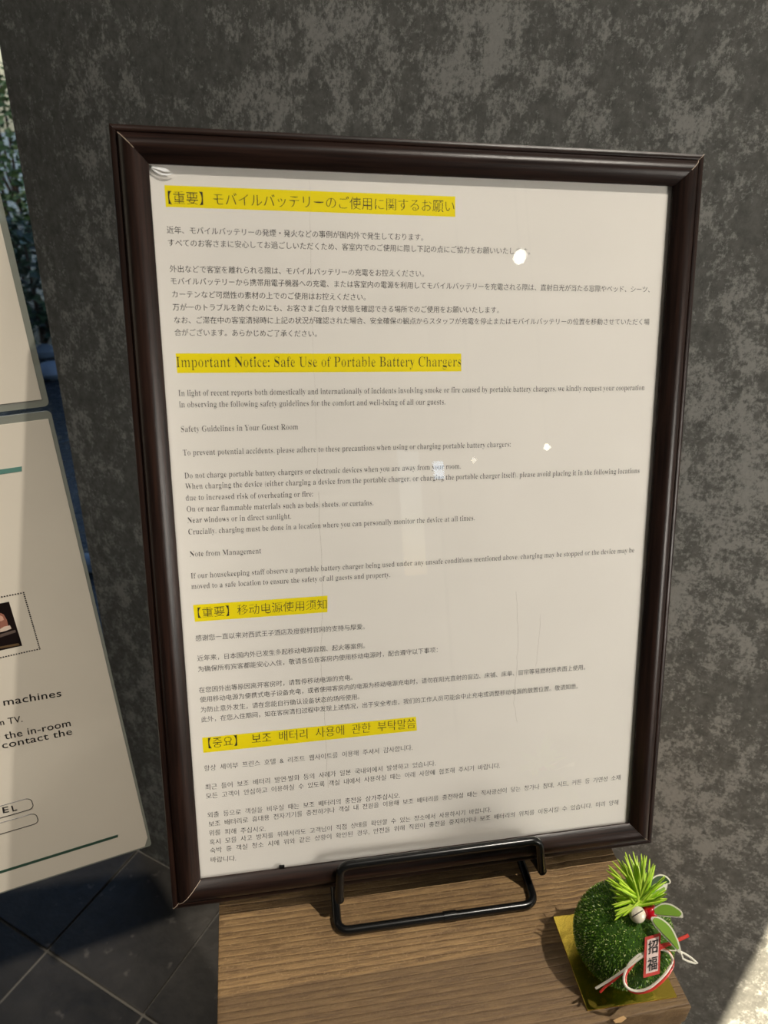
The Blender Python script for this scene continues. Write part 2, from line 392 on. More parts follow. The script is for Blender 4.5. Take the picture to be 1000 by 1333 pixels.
# ---------------------------------------------------------------- picture frame (local x, y up the frame, z towards the viewer)
FROT = (math.pi / 2 - TH, 0, 0)
pf = empty('picture_frame', (0, 0, 0), FROT); tag(pf, 'dark brown wooden A4 picture frame holding a trilingual notice on a wire easel', 'picture frame')
prof = [(0, -14), (0, -1.2), (.25, -.3), (.8, 0), (1.7, .1), (2.3, -.1), (2.55, -.5), (2.8, -.1), (3.1, .7), (3.8, 1.6), (4.8, 2.4), (6.0, 2.85), (7.2, 2.9), (8.4, 2.6), (9.6, 1.95), (10.8, 1.1), (11.8, .3), (12.4, -.25), (12.7, -.6), (12.7, -1.5), (9, -1.5), (9, -14)]
prof = [(a / 1000, b / 1000) for a, b in prof]
hw = WF / 2
def rail(side):
    bm = bmesh.new(); e = .00005; A, Bq = [], []
    for u, w in prof:
        if side == 'bottom': p, q = (-hw + u + e, u, w), (hw - u - e, u, w)
        if side == 'top': p, q = (hw - u - e, HF - u, w), (-hw + u + e, HF - u, w)
        if side == 'left': p, q = (-hw + u, HF - u - e, w), (-hw + u, u + e, w)
        if side == 'right': p, q = (hw - u, u + e, w), (hw - u, HF - u - e, w)
        A.append(bm.verts.new(p)); Bq.append(bm.verts.new(q))
    n = len(prof)
    for i in range(n): bm.faces.new((A[i], A[(i + 1) % n], Bq[(i + 1) % n], Bq[i]))
    bm.faces.new(A); bm.faces.new(Bq[::-1])
    return bm_obj('rail', bm, M_FWH if side in ('top', 'bottom') else M_FWV, pf, smooth=True)
for s_ in ('bottom', 'top', 'left', 'right'): rail(s_)
def joint(sx, top, u0, u1):
    bm = bmesh.new(); A, Bq = [], []; lift = .00012; hwid = .00011
    pp = [(u, w) for u, w in prof[1:19] if u0 <= u <= u1]
    for u, w in pp:
        x = sx * (hw - u); y = HF - u if top else u
        dx = hwid * sx * (1 if top else 1); dy = -hwid if top else hwid
        A.append(bm.verts.new((x + dx, y - (0 if top else 0) + dy * 0, w + lift))); Bq.append(bm.verts.new((x - dx, y + dy * 0, w + lift)))
    lo = [bm.verts.new((v.co.x, v.co.y, v.co.z - .0006)) for v in A]; lo2 = [bm.verts.new((v.co.x, v.co.y, v.co.z - .0006)) for v in Bq]
    for i in range(len(pp) - 1):
        bm.faces.new((A[i], A[i + 1], Bq[i + 1], Bq[i])); bm.faces.new((A[i], lo[i], lo[i + 1], A[i + 1])); bm.faces.new((Bq[i], Bq[i + 1], lo2[i + 1], lo2[i]))
    tag(bm_obj('mitre_joint', bm, M_PALE, pf), 'thin pale line of bare wood at the corner')
joint(-1, False, 0, .013); joint(-1, True, .0030, .009); joint(1, True, .0, .0072); joint(1, False, .0024, .0062)
# acrylic sheet and back board
bm = bmesh.new(); xi, y0, y1 = hw - .0092, .0092, HF - .0092
box_bm(-xi, xi, y0, y1, -.0019, -.0016, bm=bm)
tag(bm_obj('clear_cover', bm, M_PANE, pf), 'clear acrylic cover sheet')
bm_obj('back_board', box_bm(-xi, xi, y0, y1, -.0075, -.0046), plain('grey_back_board', srgb(120, 116, 112), .9), pf)
bm_obj('retaining_tab', box_bm(-.0680, -.0655, .0122, .0142, -.0016, -.0006, .0003), M_BLACK, pf)

# ---------------------------------------------------------------- the printed notice
W_P = -.0024
ns = empty('printed_notice', (0, 0, 0), FROT); tag(ns, 'white A4 safety notice with yellow headings in Japanese, English, Chinese and Korean', 'notice')
bm = bmesh.new(); box_bm(-.1045, .1045, .0103, .3070, W_P - .0002, W_P, bm=bm)
bm_obj('paper_sheet', bm, M_PAPER, ns)
FN = Vector((0, -math.cos(TH), math.sin(TH))); FY = Vector((0, math.sin(TH), math.cos(TH)))
def onf(px, py, w=W_P):
    d = ray(px, py); o = FN * w; t = ((o - C) @ FN) / (d @ FN); X = C + d * t
    return Vector((X.x, (X - o) @ FY))
def serif(s):
    o = ''
    for c in s:
        if 'A' <= c <= 'Z': o += chr(0x1D400 + ord(c) - 65)
        elif 'a' <= c <= 'z': o += chr(0x1D41A + ord(c) - 97)
        else: o += c
    return o
GLYPHS = {}
def prepare(bodies, res=2, spacing=1.0):
    """outline every line of one kind in a single text block, then cut the filled mesh apart line by line"""
    cu = bpy.data.curves.new('lettering', 'FONT'); cu.body = '\n'.join(bodies); cu.size = 1.0; cu.resolution_u = res
    cu.space_character = spacing; cu.space_line = 3.0
    o = bpy.data.objects.new('lettering', cu); COL.objects.link(o)
    dg = bpy.context.evaluated_depsgraph_get(); me = bpy.data.meshes.new_from_object(o.evaluated_get(dg))
    bpy.data.objects.remove(o); bpy.data.curves.remove(cu)
    nv = len(me.vertices); co = np.empty(nv * 3); me.vertices.foreach_get('co', co); co = co.reshape(-1, 3)[:, :2].copy()
    row = np.round((.3 - co[:, 1]) / 3.0).astype(int); co[:, 1] += row * 3.0
    faces = [tuple(p.vertices) for p in me.polygons]; bpy.data.meshes.remove(me)
    remap = np.zeros(nv, int); per = {}
    for r in range(len(bodies)):
        ix = np.nonzero(row == r)[0]; remap[ix] = np.arange(len(ix)); per[r] = [co[ix], []]
    for f in faces: per[row[f[0]]][1].append(tuple(int(remap[v]) for v in f))
    for r, b in enumerate(bodies): GLYPHS[(b, res, spacing)] = per[r]
def glyphs(body, thin=(0, 0), res=2, spacing=1.0):
    if (body, res, spacing) not in GLYPHS: prepare([body], res, spacing)
    co, faces = GLYPHS[(body, res, spacing)]; co = co.copy(); nv = len(co)
    if thin[0] or thin[1]:
        cnt = {}
        for f in faces:
            k = len(f)
            for i in range(k):
                a, b = f[i], f[(i + 1) % k]; key = (a, b) if a < b else (b, a)
                cnt[key] = None if key in cnt else (a, b, f[(i + 2) % k])
        E = np.array([v for v in cnt.values() if v is not None])
        if len(E):
            a, b, c = co[E[:, 0]], co[E[:, 1]], co[E[:, 2]]
            d = b - a; n = np.stack([d[:, 1], -d[:, 0]], 1); ln = np.linalg.norm(n, axis=1); ok = ln > 1e-7; n[ok] /= ln[ok][:, None]
            s = np.sign(((c - a) * n).sum(1)); s[s == 0] = 1; n *= -s[:, None]     # outward
            acc = np.zeros((nv, 2)); c2 = np.zeros(nv)
            for j in (0, 1): np.add.at(acc, E[:, j], n); np.add.at(c2, E[:, j], 1)
            l2 = np.maximum((acc ** 2).sum(1), .6)
            acc = acc * (2 / l2)[:, None]
            par = list(range(nv))                   # leave dots and commas at full size
            def root(i):
                while par[i] != i: par[i] = par[par[i]]; i = par[i]
                return i
            for f in faces:
                r0 = root(f[0])
                for q in f[1:]: par[root(q)] = r0
            par = np.array([root(i) for i in range(nv)])
            lo = np.full((nv, 2), 1e9); hi = np.full((nv, 2), -1e9)
            np.minimum.at(lo, par, co); np.maximum.at(hi, par, co)
            small = ((hi - lo)[par].max(1) < .24)
            acc[small] = 0
            co = co - acc * np.array(thin)
    return co, faces
def text_line(body, a, b, em, thin, parent=None, base=.0, res=2, weight_name='text_line', mat=None, place=None, sp=1.0):
    """lay one printed line from point a to point b of the sheet (sheet coordinates)"""
    co, faces = glyphs(body, thin, res, sp)
    x0, x1 = co[:, 0].min(), co[:, 0].max(); d = b - a; L = d.length; sx = L / (x1 - x0)
    ux = d / L; uy = Vector((-ux.y, ux.x)); sy = em if em else sx
    X = (co[:, 0] - x0) * sx; Y = (co[:, 1] - base) * sy
    P = np.stack([a.x + ux.x * X + uy.x * Y, a.y + ux.y * X + uy.y * Y, np.full(len(X), 0.0)], 1)
    if place: P = place(P)
    else: P[:, 2] = W_P + .00004
    return mesh_obj(weight_name, P.tolist(), faces, mat or M_INK, parent), sx
TJ = (.0, .010); TE = (.024, .004); TH_ = (.008, .020)
def strip(c4):
    ps = [onf(*q) for q in c4]; bm = bmesh.new()
    lo = [bm.verts.new((p.x, p.y, W_P)) for p in ps]; hi = [bm.verts.new((p.x, p.y, W_P + .00002)) for p in ps]
    bm.faces.new(hi); 
    for i in range(4): bm.faces.new((lo[i], lo[(i + 1) % 4], hi[(i + 1) % 4], hi[i]))
    return bm_obj('highlight_strip', bm, M_YEL, ns)
strip([(214, 241), (592.7, 255.8), (592.7, 282.3), (216, 269.3)])
strip([(228.6, 460), (600.6, 460.3), (600.6, 483.4), (230.8, 485.6)])
strip([(251.4, 787.5), (426.4, 775.4), (426.4, 796.8), (253.8, 809.4)])
strip([(263.2, 960.4), (541.7, 933), (542.8, 950.9), (264.8, 980)])
CB = .355
LINES = [
 ('【重要】モバイルバッテリーのご使用に関するお願い', 219, 257.5, 591.5, 269, 'H', None),
 ('近年、モバイルバッテリーの発煙・発火などの事例が国内外で発生しております。', 217.2, 299.3, 551, 309.2, 'J', None),
 ('すべてのお客さまに安心してお過ごしいただくため、客室内でのご使用に際し下記の点にご協力をお願いいたします。', 218.8, 316, 690, 327.5, 'J', None),
 ('外出などで客室を離れられる際は、モバイルバッテリーの充電をお控えください。', 221.2, 350, 552, 356.4, 'J', None),
 ('モバイルバッテリーから携帯用電子機器への充電、または客室内の電源を利用してモバイルバッテリーを充電される際は、直射日光が当たる窓際やベッド、シーツ、', 222.4, 366, 846, 377, 'J', None),
 ('カーテンなど可燃性の素材の上でのご使用はお控えください。', 224, 383, 476, 387, 'J', None),
 ('万が一のトラブルを防ぐためにも、お客さまご自身で状態を確認できる場所でのご使用をお願いいたします。', 224.8, 400, 649.5, 403.7, 'J', None),
 ('なお、ご滞在中の客室清掃時に上記の状況が確認された場合、安全確保の観点からスタッフが充電を停止またはモバイルバッテリーの位置を移動させていただく場', 226.8, 416.8, 845.5, 419.2, 'J', None),
 ('合がございます。あらかじめご了承ください。', 227.2, 432.8, 412.5, 434.6, 'J', None),
 ('Important Notice: Safe Use of Portable Battery Chargers', 229.9, 478, 600.2, 477, 'G', None),
 ('In light of recent reports both domestically and internationally of incidents involving smoke or fire caused by portable battery chargers, we kindly request your cooperation', 232.6, 515.5, 838.8, 507.8, 'E', None),
 ('in observing the following safety guidelines for the comfort and well-being of all our guests.', 233.6, 530.3, 579.7, 526.4, 'E', None),
 ('Safety Guidelines in Your Guest Room', 235.8, 562.3, 388, 559, 'E', None),
 ('To prevent potential accidents, please adhere to these precautions when using or charging portable battery chargers:', 238.3, 592.9, 664.8, 581.5, 'E', None),
 ('Do not charge portable battery chargers or electronic devices when you are away from your room.', 240.5, 622.8, 599.8, 610, 'E', None),
 ('When charging the device (either charging a device from the portable charger, or charging the portable charger itself), please avoid placing it in the following locations', 241.6, 636.8, 832.4, 615.7, 'E', None),
 ('due to increased risk of overheating or fire:', 242, 651.6, 407.5, 646.2, 'E', None),
 ('On or near flammable materials such as beds, sheets, or curtains.', 243.4, 666.3, 486, 657.7, 'E', None),
 ('Near windows or in direct sunlight.', 244.4, 680.8, 379, 675.3, 'E', None),
 ('Crucially, charging must be done in a location where you can personally monitor the device at all times.', 245.5, 695.9, 618, 677.2, 'E', None),
 ('Note from Management', 247.3, 724.7, 340.2, 720.3, 'E', None),
 ('If our housekeeping staff observe a portable battery charger being used under any unsafe conditions mentioned above, charging may be stopped or the device may be', 248.8, 753.1, 825.5, 719, 'E', None),
 ('moved to a safe location to ensure the safety of all guests and property.', 249.5, 766.8, 508, 751, 'E', None),
 ('【重要】移动电源使用须知', 257.5, 798, 425.4, 786.6, 'H', None),
 ('感谢您一直以来对西武王子酒店及度假村官网的支持与厚爱。', 254.6, 831, 475, 815.6, 'C', None),
 ('近年来，日本国内外已发生多起移动电源冒烟、起火等案例。', 256.8, 857.3, 475, 840.5, 'C', None),
 ('为确保所有宾客都能安心入住，敬请各位在客房内使用移动电源时，配合遵守以下事项：', 257.8, 871.4, 569.8, 845.9, 'C', None),
 ('在您因外出等原因离开客房时，请暂停移动电源的充电。', 259, 898.6, 459, 881.8, 'C', None),
 ('使用移动电源为便携式电子设备充电，或者使用客房内的电源为移动电源充电时，请勿在阳光直射的窗边、床铺、床单、窗帘等易燃材质表面上使用。', 260.3, 911, 762, 868.5, 'C', None),
 ('为防止意外发生，请在您能自行确认设备状态的场所使用。', 261.3, 924.2, 468, 907, 'C', None),
 ('此外，在您入住期间，如在客房清扫过程中发现上述情况，出于安全考虑，我们的工作人员可能会中止充电或调整移动电源的放置位置。敬请知悉。', 262, 937, 752.5, 893.2, 'C', None),
 ('【중요】 보조 배터리 사용에 관한 부탁말씀', 271.2, 967.8, 540.9, 941.4, 'L', None),
 ('항상 세이부 프린스 호텔 & 리조트 웹사이트를 이용해 주셔서 감사합니다.', 265.8, 1000.4, 537, 973, 'K', None),
 ('최근 들어 보조 배터리 발연·발화 등의 사례가 일본 국내외에서 발생하고 있습니다.', 267.4, 1025, 567, 993.4, 'K', None),
 ('모든 고객이 안심하고 이용하실 수 있도록 객실 내에서 사용하실 때는 아래 사항에 협조해 주시기 바랍니다.', 268.3, 1036.6, 651, 996.4, 'K', None),
 ('외출 등으로 객실을 비우실 때는 보조 배터리의 충전을 삼가주십시오.', 270.2, 1061.2, 520.8, 1035.4, 'K', None),
 ('보조 배터리로 휴대용 전자기기를 충전하거나 객실 내 전원을 이용해 보조 배터리를 충전하실 때는 직사광선이 닿는 창가나 침대, 시트, 커튼 등 가연성 소재', 271.8, 1073, 807.7, 1011.9, 'K', None),
 ('위를 피해 주십시오.', 272, 1084.6, 345.8, 1078.8, 'K', None),
 ('혹시 모를 사고 방지를 위해서라도 고객님이 직접 상태를 확인할 수 있는 장소에서 사용하시기 바랍니다.', 272.8, 1096.7, 639.3, 1053.8, 'K', None),
 ('숙박 중 객실 청소 시에 위와 같은 상황이 확인된 경우, 안전을 위해 직원이 충전을 중지하거나 보조 배터리의 위치를 이동시킬 수 있습니다. 미리 양해', 273.4, 1107.6, 805, 1044.3, 'K', None),
 ('바랍니다.', 274.4, 1119.4, 307.4, 1117.2, 'K', None),
]
prepare([L[0] if L[5] != 'E' else serif(L[0]) for L in LINES if L[5] in 'JCE'] + [L[0].replace(' ', '  ') for L in LINES if L[5] == 'K'], 2)
prepare([L[0].replace(' ', '  ') if L[5] == 'L' else L[0] for L in LINES if L[5] in 'HL'] + ['招', '福'], 3)
for body, x0, y0_, x1, y1_, st, _ in LINES:
    a, b = onf(x0, y0_), onf(x1, y1_)
    if st in 'JC': o, sx = text_line(body, a, b, .00285 if st == 'J' else .0029, TJ, ns, CB)
    elif st == 'H': o, sx = text_line(body, a, b, .0050, TH_, ns, CB, 3)
    elif st == 'L': o, sx = text_line(body.replace(' ', '  '), a, b, .0054, (.006, .014), ns, CB, 3)
    elif st == 'K': o, sx = text_line(body.replace(' ', '  '), a, b, .0031, (.0, .010), ns, CB)
    elif st == 'G': o, sx = text_line(serif(body), a, b, .0057, (.036, .006), ns, 0, 4)
    else: o, sx = text_line(serif(body), a, b, .0033, (.028, .002), ns, 0)
# hairline creases in the paper
M_CR = plain('crease_grey', srgb(172, 164, 152), .8)
def crease(pts, r=.000045):
    pp = []
    for (xa, ya), (xb, yb) in zip(pts, pts[1:]):
        for k in range(8):
            t = k / 8; p = onf(xa + (xb - xa) * t + random.uniform(-.8, .8), ya + (yb - ya) * t); pp.append((p.x, p.y, W_P + .00003))
    bm_obj('crease', tube_bm(pp, r, 4), M_CR, ns)
crease([(403, 235), (404, 300), (407, 420), (410, 520), (415, 640)], .00002)
crease([(415, 640), (420, 770), (418, 860), (424, 960), (427, 1035)])
crease([(672, 770), (675, 830), (672, 880), (669, 915), (674, 944)])
crease([(704, 800), (700, 850), (697, 870)], .00004)

# painted glare: white slabs in its shape at the cover sheet's top left
M_GLARE = plain('white_film_curl', (.95, .95, .95), .15, coat=1.0)  # material of the painted glare
def glare(pix):
    ps = [onf(x, y, -.0011) for x, y in pix]; o = bm_obj('film_curl', slab([(p.x, p.y) for p in ps], -.0013, -.0011), M_GLARE, pf)  # slab of the painted glare
    tag(o, 'white painted glare at the top left corner')
glare([(196, 216.2), (206, 217), (216, 219.5), (222, 223.5), (214, 223.5), (206, 220.8), (198, 218.6)])
glare([(196.5, 218.9), (203, 221.8), (209, 225), (217, 226.2), (226, 225.4), (220, 228.3), (211, 228), (204, 225), (199, 221)])

# frame and paper meshes warped: top left corner moved outward to fit image pixels
def warp(me):
    for v in me.vertices:
        a = max(0, v.co.y / HF) * (.115 - v.co.x) / .23; v.co.x -= .0013 * a; v.co.y += .0011 * a
for o in list(pf.children):
    if not o.name.startswith('film_curl'): warp(o.data)  # the painted glare slabs stay unwarped
for o in ns.children:
    if o.name.startswith('paper_sheet'): warp(o.data)

# ---------------------------------------------------------------- wire easel
ea = empty('wire_easel', (.004, 0, ZB)); tag(ea, 'black wire easel standing on the wooden box and holding up the frame', 'easel')
def epart(name, pts, r, rad=.006, closed=False):
    p = rounded_path(pts, rad) if not closed else pts
    bm = tube_bm([Vector(q) - ea.location for q in p], r, 14)
    return bm_obj(name, bm, M_BLACK, ea, smooth=True)
def F3(x, s, w): return Vector((x, s * math.sin(TH) - w * math.cos(TH), s * math.cos(TH) + w * math.sin(TH)))
zr = ZB + .0021
epart('base_loop', [(-.030, .062, .085), (-.0405, .038, zr), (-.0432, -.0124, zr), (.0100, -.0128, zr)], .0020, .006)
epart('base_loop', [(.0080, -.0128, zr), (.0512, -.0132, zr), (.0525, .038, zr), (.040, .062, .085)], .0020, .006)
epart('collar', [(.0060, -.0128, zr + .0001), (.0120, -.0128, zr + .0001)], .0023)
WL = .0052
epart('lip_bar', [F3(-.0418, -.0025, .0046), F3(-.0412, .0148, WL), F3(.0530, .0148, WL), F3(.0552, -.0025, .0046)], .0020, .0045)
for x in (-.0418, .0552):
    epart('support_arm', [F3(x, -.0022, .0058), F3(x, -.0024, -.004), F3(x * .94, -.0024, -.020), F3(x * .85, .03, -.0185)], .0021, .004)
epart('back_upright', [F3(-.0355, .03, -.0185), F3(-.028, .20, -.0185), F3(.040, .20, -.0185), F3(.0469, .03, -.0185)], .0020, .02)
epart('rear_strut', [F3(.006, .19, -.0205), (.006, .092, ZB + .0021), (.018, .092, ZB + .0021)], .0018, .004)

# ---------------------------------------------------------------- green ball ornament on its gold card
RB = .0212; BC = Vector((.0770, -.0430, ZB + .0012 + RB * .96))
gc = empty('gold_card', (.0776, -.0406, ZB + .0001), (0, 0, math.radians(-1.3)))
tag(gc, 'square mirror gold card on the box corner under the green ball', 'card')
def mat_gold():
    t = NT('crinkled_gold_foil'); v = t.coord(); n = t.noise(v, 130, 3, .6, .6)
    t.bsdf(srgb(244, 214, 92), .24, metal=1.0, bump=n, bstr=.35, bdist=.0006); return t.m
bm = box_bm(-.0205, .0205, -.0205, .0205, 0, .0008, .0001, 1)
bm_obj('card', bm, mat_gold(), gc)
nb = empty('new_year_ornament', (BC.x, BC.y, ZB + .0010)); tag(nb, 'green moss ball ornament with pine tuft, berries, bamboo leaves and lucky tag', 'ornament')
OL = nb.location.copy()
M_MOSS = mat_fibre('green_turf_fibre', [(0, srgb(58, 98, 14)), (.45, srgb(86, 134, 28)), (.80, srgb(140, 182, 56)), (1, srgb(250, 252, 180))], .25)
bm = bmesh.new(); bmesh.ops.create_uvsphere(bm, u_segments=40, v_segments=24, radius=RB * .97)
for v in bm.verts:
    v.co.z *= .97
    if v.co.z < -RB * .93: v.co.z = -RB * .93
    v.co += BC - OL
core = bm_obj('ball_core', bm, plain('dark_green_core', srgb(52, 88, 16), .9), nb, smooth=True)
vs, fs = [], []
for k in range(17000):
    z = random.uniform(-.93, 1); a = random.uniform(0, 6.2832); q = math.sqrt(1 - z * z); d = Vector((q * math.cos(a), q * math.sin(a), z))
    tn = d.cross(Vector((random.gauss(0, 1), random.gauss(0, 1), random.gauss(0, 1)))).normalized()
    p = BC - OL + d * RB * .965; tip = p + d * random.uniform(.0005, .0009) + tn.cross(d) * random.uniform(-.0007, .0007); w = random.uniform(.00008, .00014)
    i = len(vs); vs += [p - tn * w, p + tn * w, tip + tn * w * .6, tip - tn * w * .6]; fs.append((i, i + 1, i + 2, i + 3))
o = mesh_obj('turf_fibre', vs, fs, M_MOSS, core); o['kind'] = 'stuff'
def sph(px, py, lift=0.0, R=RB):
    d = ray(px, py); oc = C - BC; b = oc @ d; c = oc @ oc - (R + lift) ** 2; disc = b * b - c
    if disc < 0: return C + d * (-b)
    return C + d * (-b - math.sqrt(disc))
def at(px, py, dist): return C + ray(px, py) * dist
def opart(name, bm, mat, label=None, smooth=True):
    for v in bm.verts: v.co -= OL
    return tag(bm_obj(name, bm, mat, nb, smooth=smooth), label)
# pine tuft
base = sph(833, 1182, .0015); D0 = (base - C).length
M_PINE = mat_fibre('pine_needle_green', [(0, srgb(104, 158, 14)), (.5, srgb(160, 208, 28)), (1, srgb(210, 236, 90))], .35)
tips = [(792, 1126), (797, 1121), (804, 1118), (810, 1120), (814, 1109), (819, 1112), (824, 1108), (829, 1114), (835, 1111), (839, 1113), (842, 1114), (846, 1118), (851, 1124), (853, 1126),
        (793, 1130), (791, 1142), (792, 1150), (793, 1157), (802, 1140), (799, 1132), (797, 1169), (803, 1170), (807, 1124), (801, 1192), (797, 1178), (800, 1186), (812, 1190), (866, 1142), (866, 1140), (869, 1170),
        (868, 1158), (868, 1164), (860, 1148), (849, 1138), (832, 1122), (817, 1126), (826, 1126), (806, 1150), (812, 1158), (838, 1130), (844, 1140), (805, 1160), (795, 1136), (822, 1118), (848, 1130), (857, 1175), (845, 1146), (858, 1160), (799, 1162), (802, 1155)]
tips += [(x + random.uniform(-4, 4), y + random.uniform(1, 7)) for x, y in random.sample(tips, 30)]
for i, (px, py) in enumerate(tips):
    bx_, by_ = 833 + random.uniform(-6, 6), 1176 + random.uniform(-8, 4)
    b0 = at(bx_, by_, D0 - random.uniform(0, .003)); tipd = D0 + random.uniform(-.013, .004) + (.004 if py < 1130 else 0)
    if py > 1165: tipd = D0 - random.uniform(.002, .006)
    tp = at(px, py, tipd); mid = (b0 + tp) / 2 + (b0 - BC).normalized() * .0012 + at(833, 1160, D0) * 0
    mid += Vector((random.uniform(-.0006, .0006), random.uniform(-.0006, .0006), -.0008 if py > 1150 else .0))
    pts = [b0 * (1 - t) ** 2 + mid * 2 * t * (1 - t) + tp * t * t for t in (0, .25, .5, .75, .92, 1)]
    opart('pine_needle', tube_bm(pts, [.00055, .0006, .00058, .0005, .00034, .00012], 6), M_PINE)
# berries
def berry(px, py, r, mat, label):
    p = sph(px, py, r * .75); bm = bmesh.new(); bmesh.ops.create_uvsphere(bm, u_segments=24, v_segments=14, radius=r)
    for v in bm.verts: v.co += p
    return p, opart('berry', bm, mat, label)
pw, bw = berry(830.0, 1190.3, .0033, plain('cream_berry_paint', srgb(232, 222, 200), .35, coat=.3), 'cream white berry with a dark line')
pr, _ = berry(846, 1186.5, .0032, plain('red_berry_paint', srgb(190, 8, 30), .15, coat=.8), 'glossy red berry')
nv = (C - pw).normalized(); pts = []
for k in range(9):
    s = k / 8; q = at(823.5 + 13 * s, 1193.5 - 8 * s, (pw - C).length) - pw
    q = q.normalized() * 1 if q.length < 1e-9 else q
    rr = .00335; e = q.length; h = math.sqrt(max(rr * rr - e * e, 0)); pts.append(pw + q + nv * h)
opart('berry_line', tube_bm(pts, .00022, 6), plain('dark_crease', srgb(60, 48, 40), .7)).parent = bw
# bamboo leaves: green paper with a white rim, each with a little thickness
def bez(pts, n=8):
    out = []; P = [Vector(p) for p in pts]
    P = [P[0]] + P + [P[-1]]
    for i in range(1, len(P) - 2):
        for k in range(n):
            t = k / n; a, b, c, d = P[i - 1], P[i], P[i + 1], P[i + 2]
            out.append(.5 * ((2 * b) + (c - a) * t + (2 * a - 5 * b + 4 * c - d) * t * t + (3 * b - a - 3 * c + d) * t ** 3))
    out.append(P[-2]); return out
M_LW = plain('white_leaf_rim', srgb(240, 236, 220), .5); M_LG = plain('leaf_green', srgb(138, 180, 62), .5); M_LD = plain('dark_leaf_green', srgb(40, 72, 24), .5)
def leaf(ctr, wid, d0, d1, fill, label, bend=.0):
    q = bez([(x, y, w) for (x, y), w in zip(ctr, wid)], 4); P = [Vector((p.x, p.y)) for p in q]; wid = [max(p.z, .2) for p in q]; n = len(P)
    def side(scale, lift):
        L, R_ = [], []
        for i, p in enumerate(P):
            t = P[min(i + 1, n - 1)] - P[max(i - 1, 0)]; t.normalize(); nn = Vector((-t.y, t.x)); s = i / (n - 1)
            dd = d0 + (d1 - d0) * s - lift + bend * math.sin(math.pi * s)
            w = max(wid[i] - scale, .15); L.append(at(*(p + nn * w), dd)); R_.append(at(*(p - nn * w), dd))
        return L, R_
    def ribbon(scale, lift, th, i0, i1, mat, name, lab):
        bm = bmesh.new(); L, R_ = side(scale, lift); L2, R2 = side(scale, lift - th)
        q = [[bm.verts.new(v) for v in X[i0:i1]] for X in (L, R_, L2, R2)]; k = len(q[0])
        for i in range(k - 1):
            bm.faces.new((q[0][i], q[0][i + 1], q[1][i + 1], q[1][i])); bm.faces.new((q[2][i], q[3][i], q[3][i + 1], q[2][i + 1]))
            bm.faces.new((q[0][i], q[2][i], q[2][i + 1], q[0][i + 1])); bm.faces.new((q[1][i], q[1][i + 1], q[3][i + 1], q[3][i]))
        for i in (0, k - 1): bm.faces.new((q[0][i], q[1][i], q[3][i], q[2][i]))
        return opart(name, bm, mat, lab, smooth=False)
    lf = ribbon(0, 0, .0004, 0, n, M_LW, 'leaf', label)
    ribbon(2.0, .00045, .0002, 2, n - 3, fill, 'leaf_face', None).parent = lf
leaf([(850, 1188), (856, 1186), (863, 1184.5), (871, 1185), (879, 1187.5), (885, 1190.5), (889, 1194.5)], [2.5, 6.5, 8.8, 8.8, 7, 5, .6], D0 - .002, D0 - .004, M_LG, 'upper bamboo leaf in light green with a white rim')
leaf([(848, 1194.5), (855, 1199), (863, 1206), (870, 1214), (877, 1224), (882, 1233), (887, 1242)], [1.5, 6.3, 7.9, 7.8, 5.8, 4, .8], D0 - .004, D0 - .002, M_LG, 'drooping bamboo leaf in light green with a white rim')
leaf([(842, 1161), (846, 1156), (851, 1150), (858, 1146), (864, 1146), (870, 1149), (871, 1151)], [1, 4.5, 6.5, 7.5, 7, 4.5, .8], D0 + .006, D0 + .010, M_LD, 'dark green bamboo leaf behind the pine needles')
leaf([(836, 1172), (842, 1168), (849, 1165), (857, 1162), (864, 1157), (869, 1150)], [1, 4, 5, 5, 4, .8], D0 + .002, D0 + .004, M_LG, None)
pts = [at(886, 1239, D0 - .002), at(891, 1241, D0 - .001), at(900, 1247, D0), at(908, 1254, D0 + .001), at(905, 1254, D0 + .001), at(896, 1251.5, D0), at(889, 1248, D0 - .001), at(886, 1239, D0 - .002)]
opart('leaf_tip', tube_bm(pts, .00042, 6), M_LW, 'white outlined tip of the drooping leaf')
# lucky tag with two brush characters
def quad_part(name, c4, dist, th, mat, label=None):
    bm = bmesh.new(); a = [bm.verts.new(at(x, y, d)) for (x, y), d in zip(c4, dist)]; b = [bm.verts.new(at(x, y, d + th)) for (x, y), d in zip(c4, dist)]
    bm.faces.new(a); bm.faces.new(b[::-1])
    for i in range(4): bm.faces.new((a[i], b[i], b[(i + 1) % 4], a[(i + 1) % 4]))
    return opart(name, bm, mat, label, smooth=False)
DT = (sph(850, 1243) - C).length
dt = [DT - .0030, DT - .0022, DT - .0022, DT - .0030]
lt = quad_part('lucky_tag', [(839.8, 1220.3), (860.6, 1214), (859, 1267.6), (837.6, 1273.2)], dt, .0006, plain('red_tag_card', srgb(206, 66, 58), .5), 'slim upright tag with a red border and two black brush characters')
quad_part('tag_face', [(843, 1223.6), (858, 1219), (856.6, 1263.6), (841, 1267.8)], [d - .00015 for d in dt], .0001, plain('pale_pink_tag_face', srgb(238, 214, 206), .5)).parent = lt
M_BRUSH = plain('black_brush_ink', (.008, .008, .008), .4)
def brush(ch, c4):
    co, faces = glyphs(ch, (-.016, -.012), 3); x0, x1, y0, y1 = co[:, 0].min(), co[:, 0].max(), co[:, 1].min(), co[:, 1].max()
    (ax, ay), (bx2, by2), (cx, cy), (dx, dy) = c4; V = []
    for x, y in co:
        s = (x - x0) / (x1 - x0); t = 1 - (y - y0) / (y1 - y0)
        px = (ax * (1 - s) + bx2 * s) * (1 - t) + (dx * (1 - s) + cx * s) * t; py = (ay * (1 - s) + by2 * s) * (1 - t) + (dy * (1 - s) + cy * s) * t
        sx = (px - 838) / 22; V.append(at(px, py, dt[0] + (dt[1] - dt[0]) * sx - .00060) - OL)
    mesh_obj('brush_character', V, faces, M_BRUSH, lt)
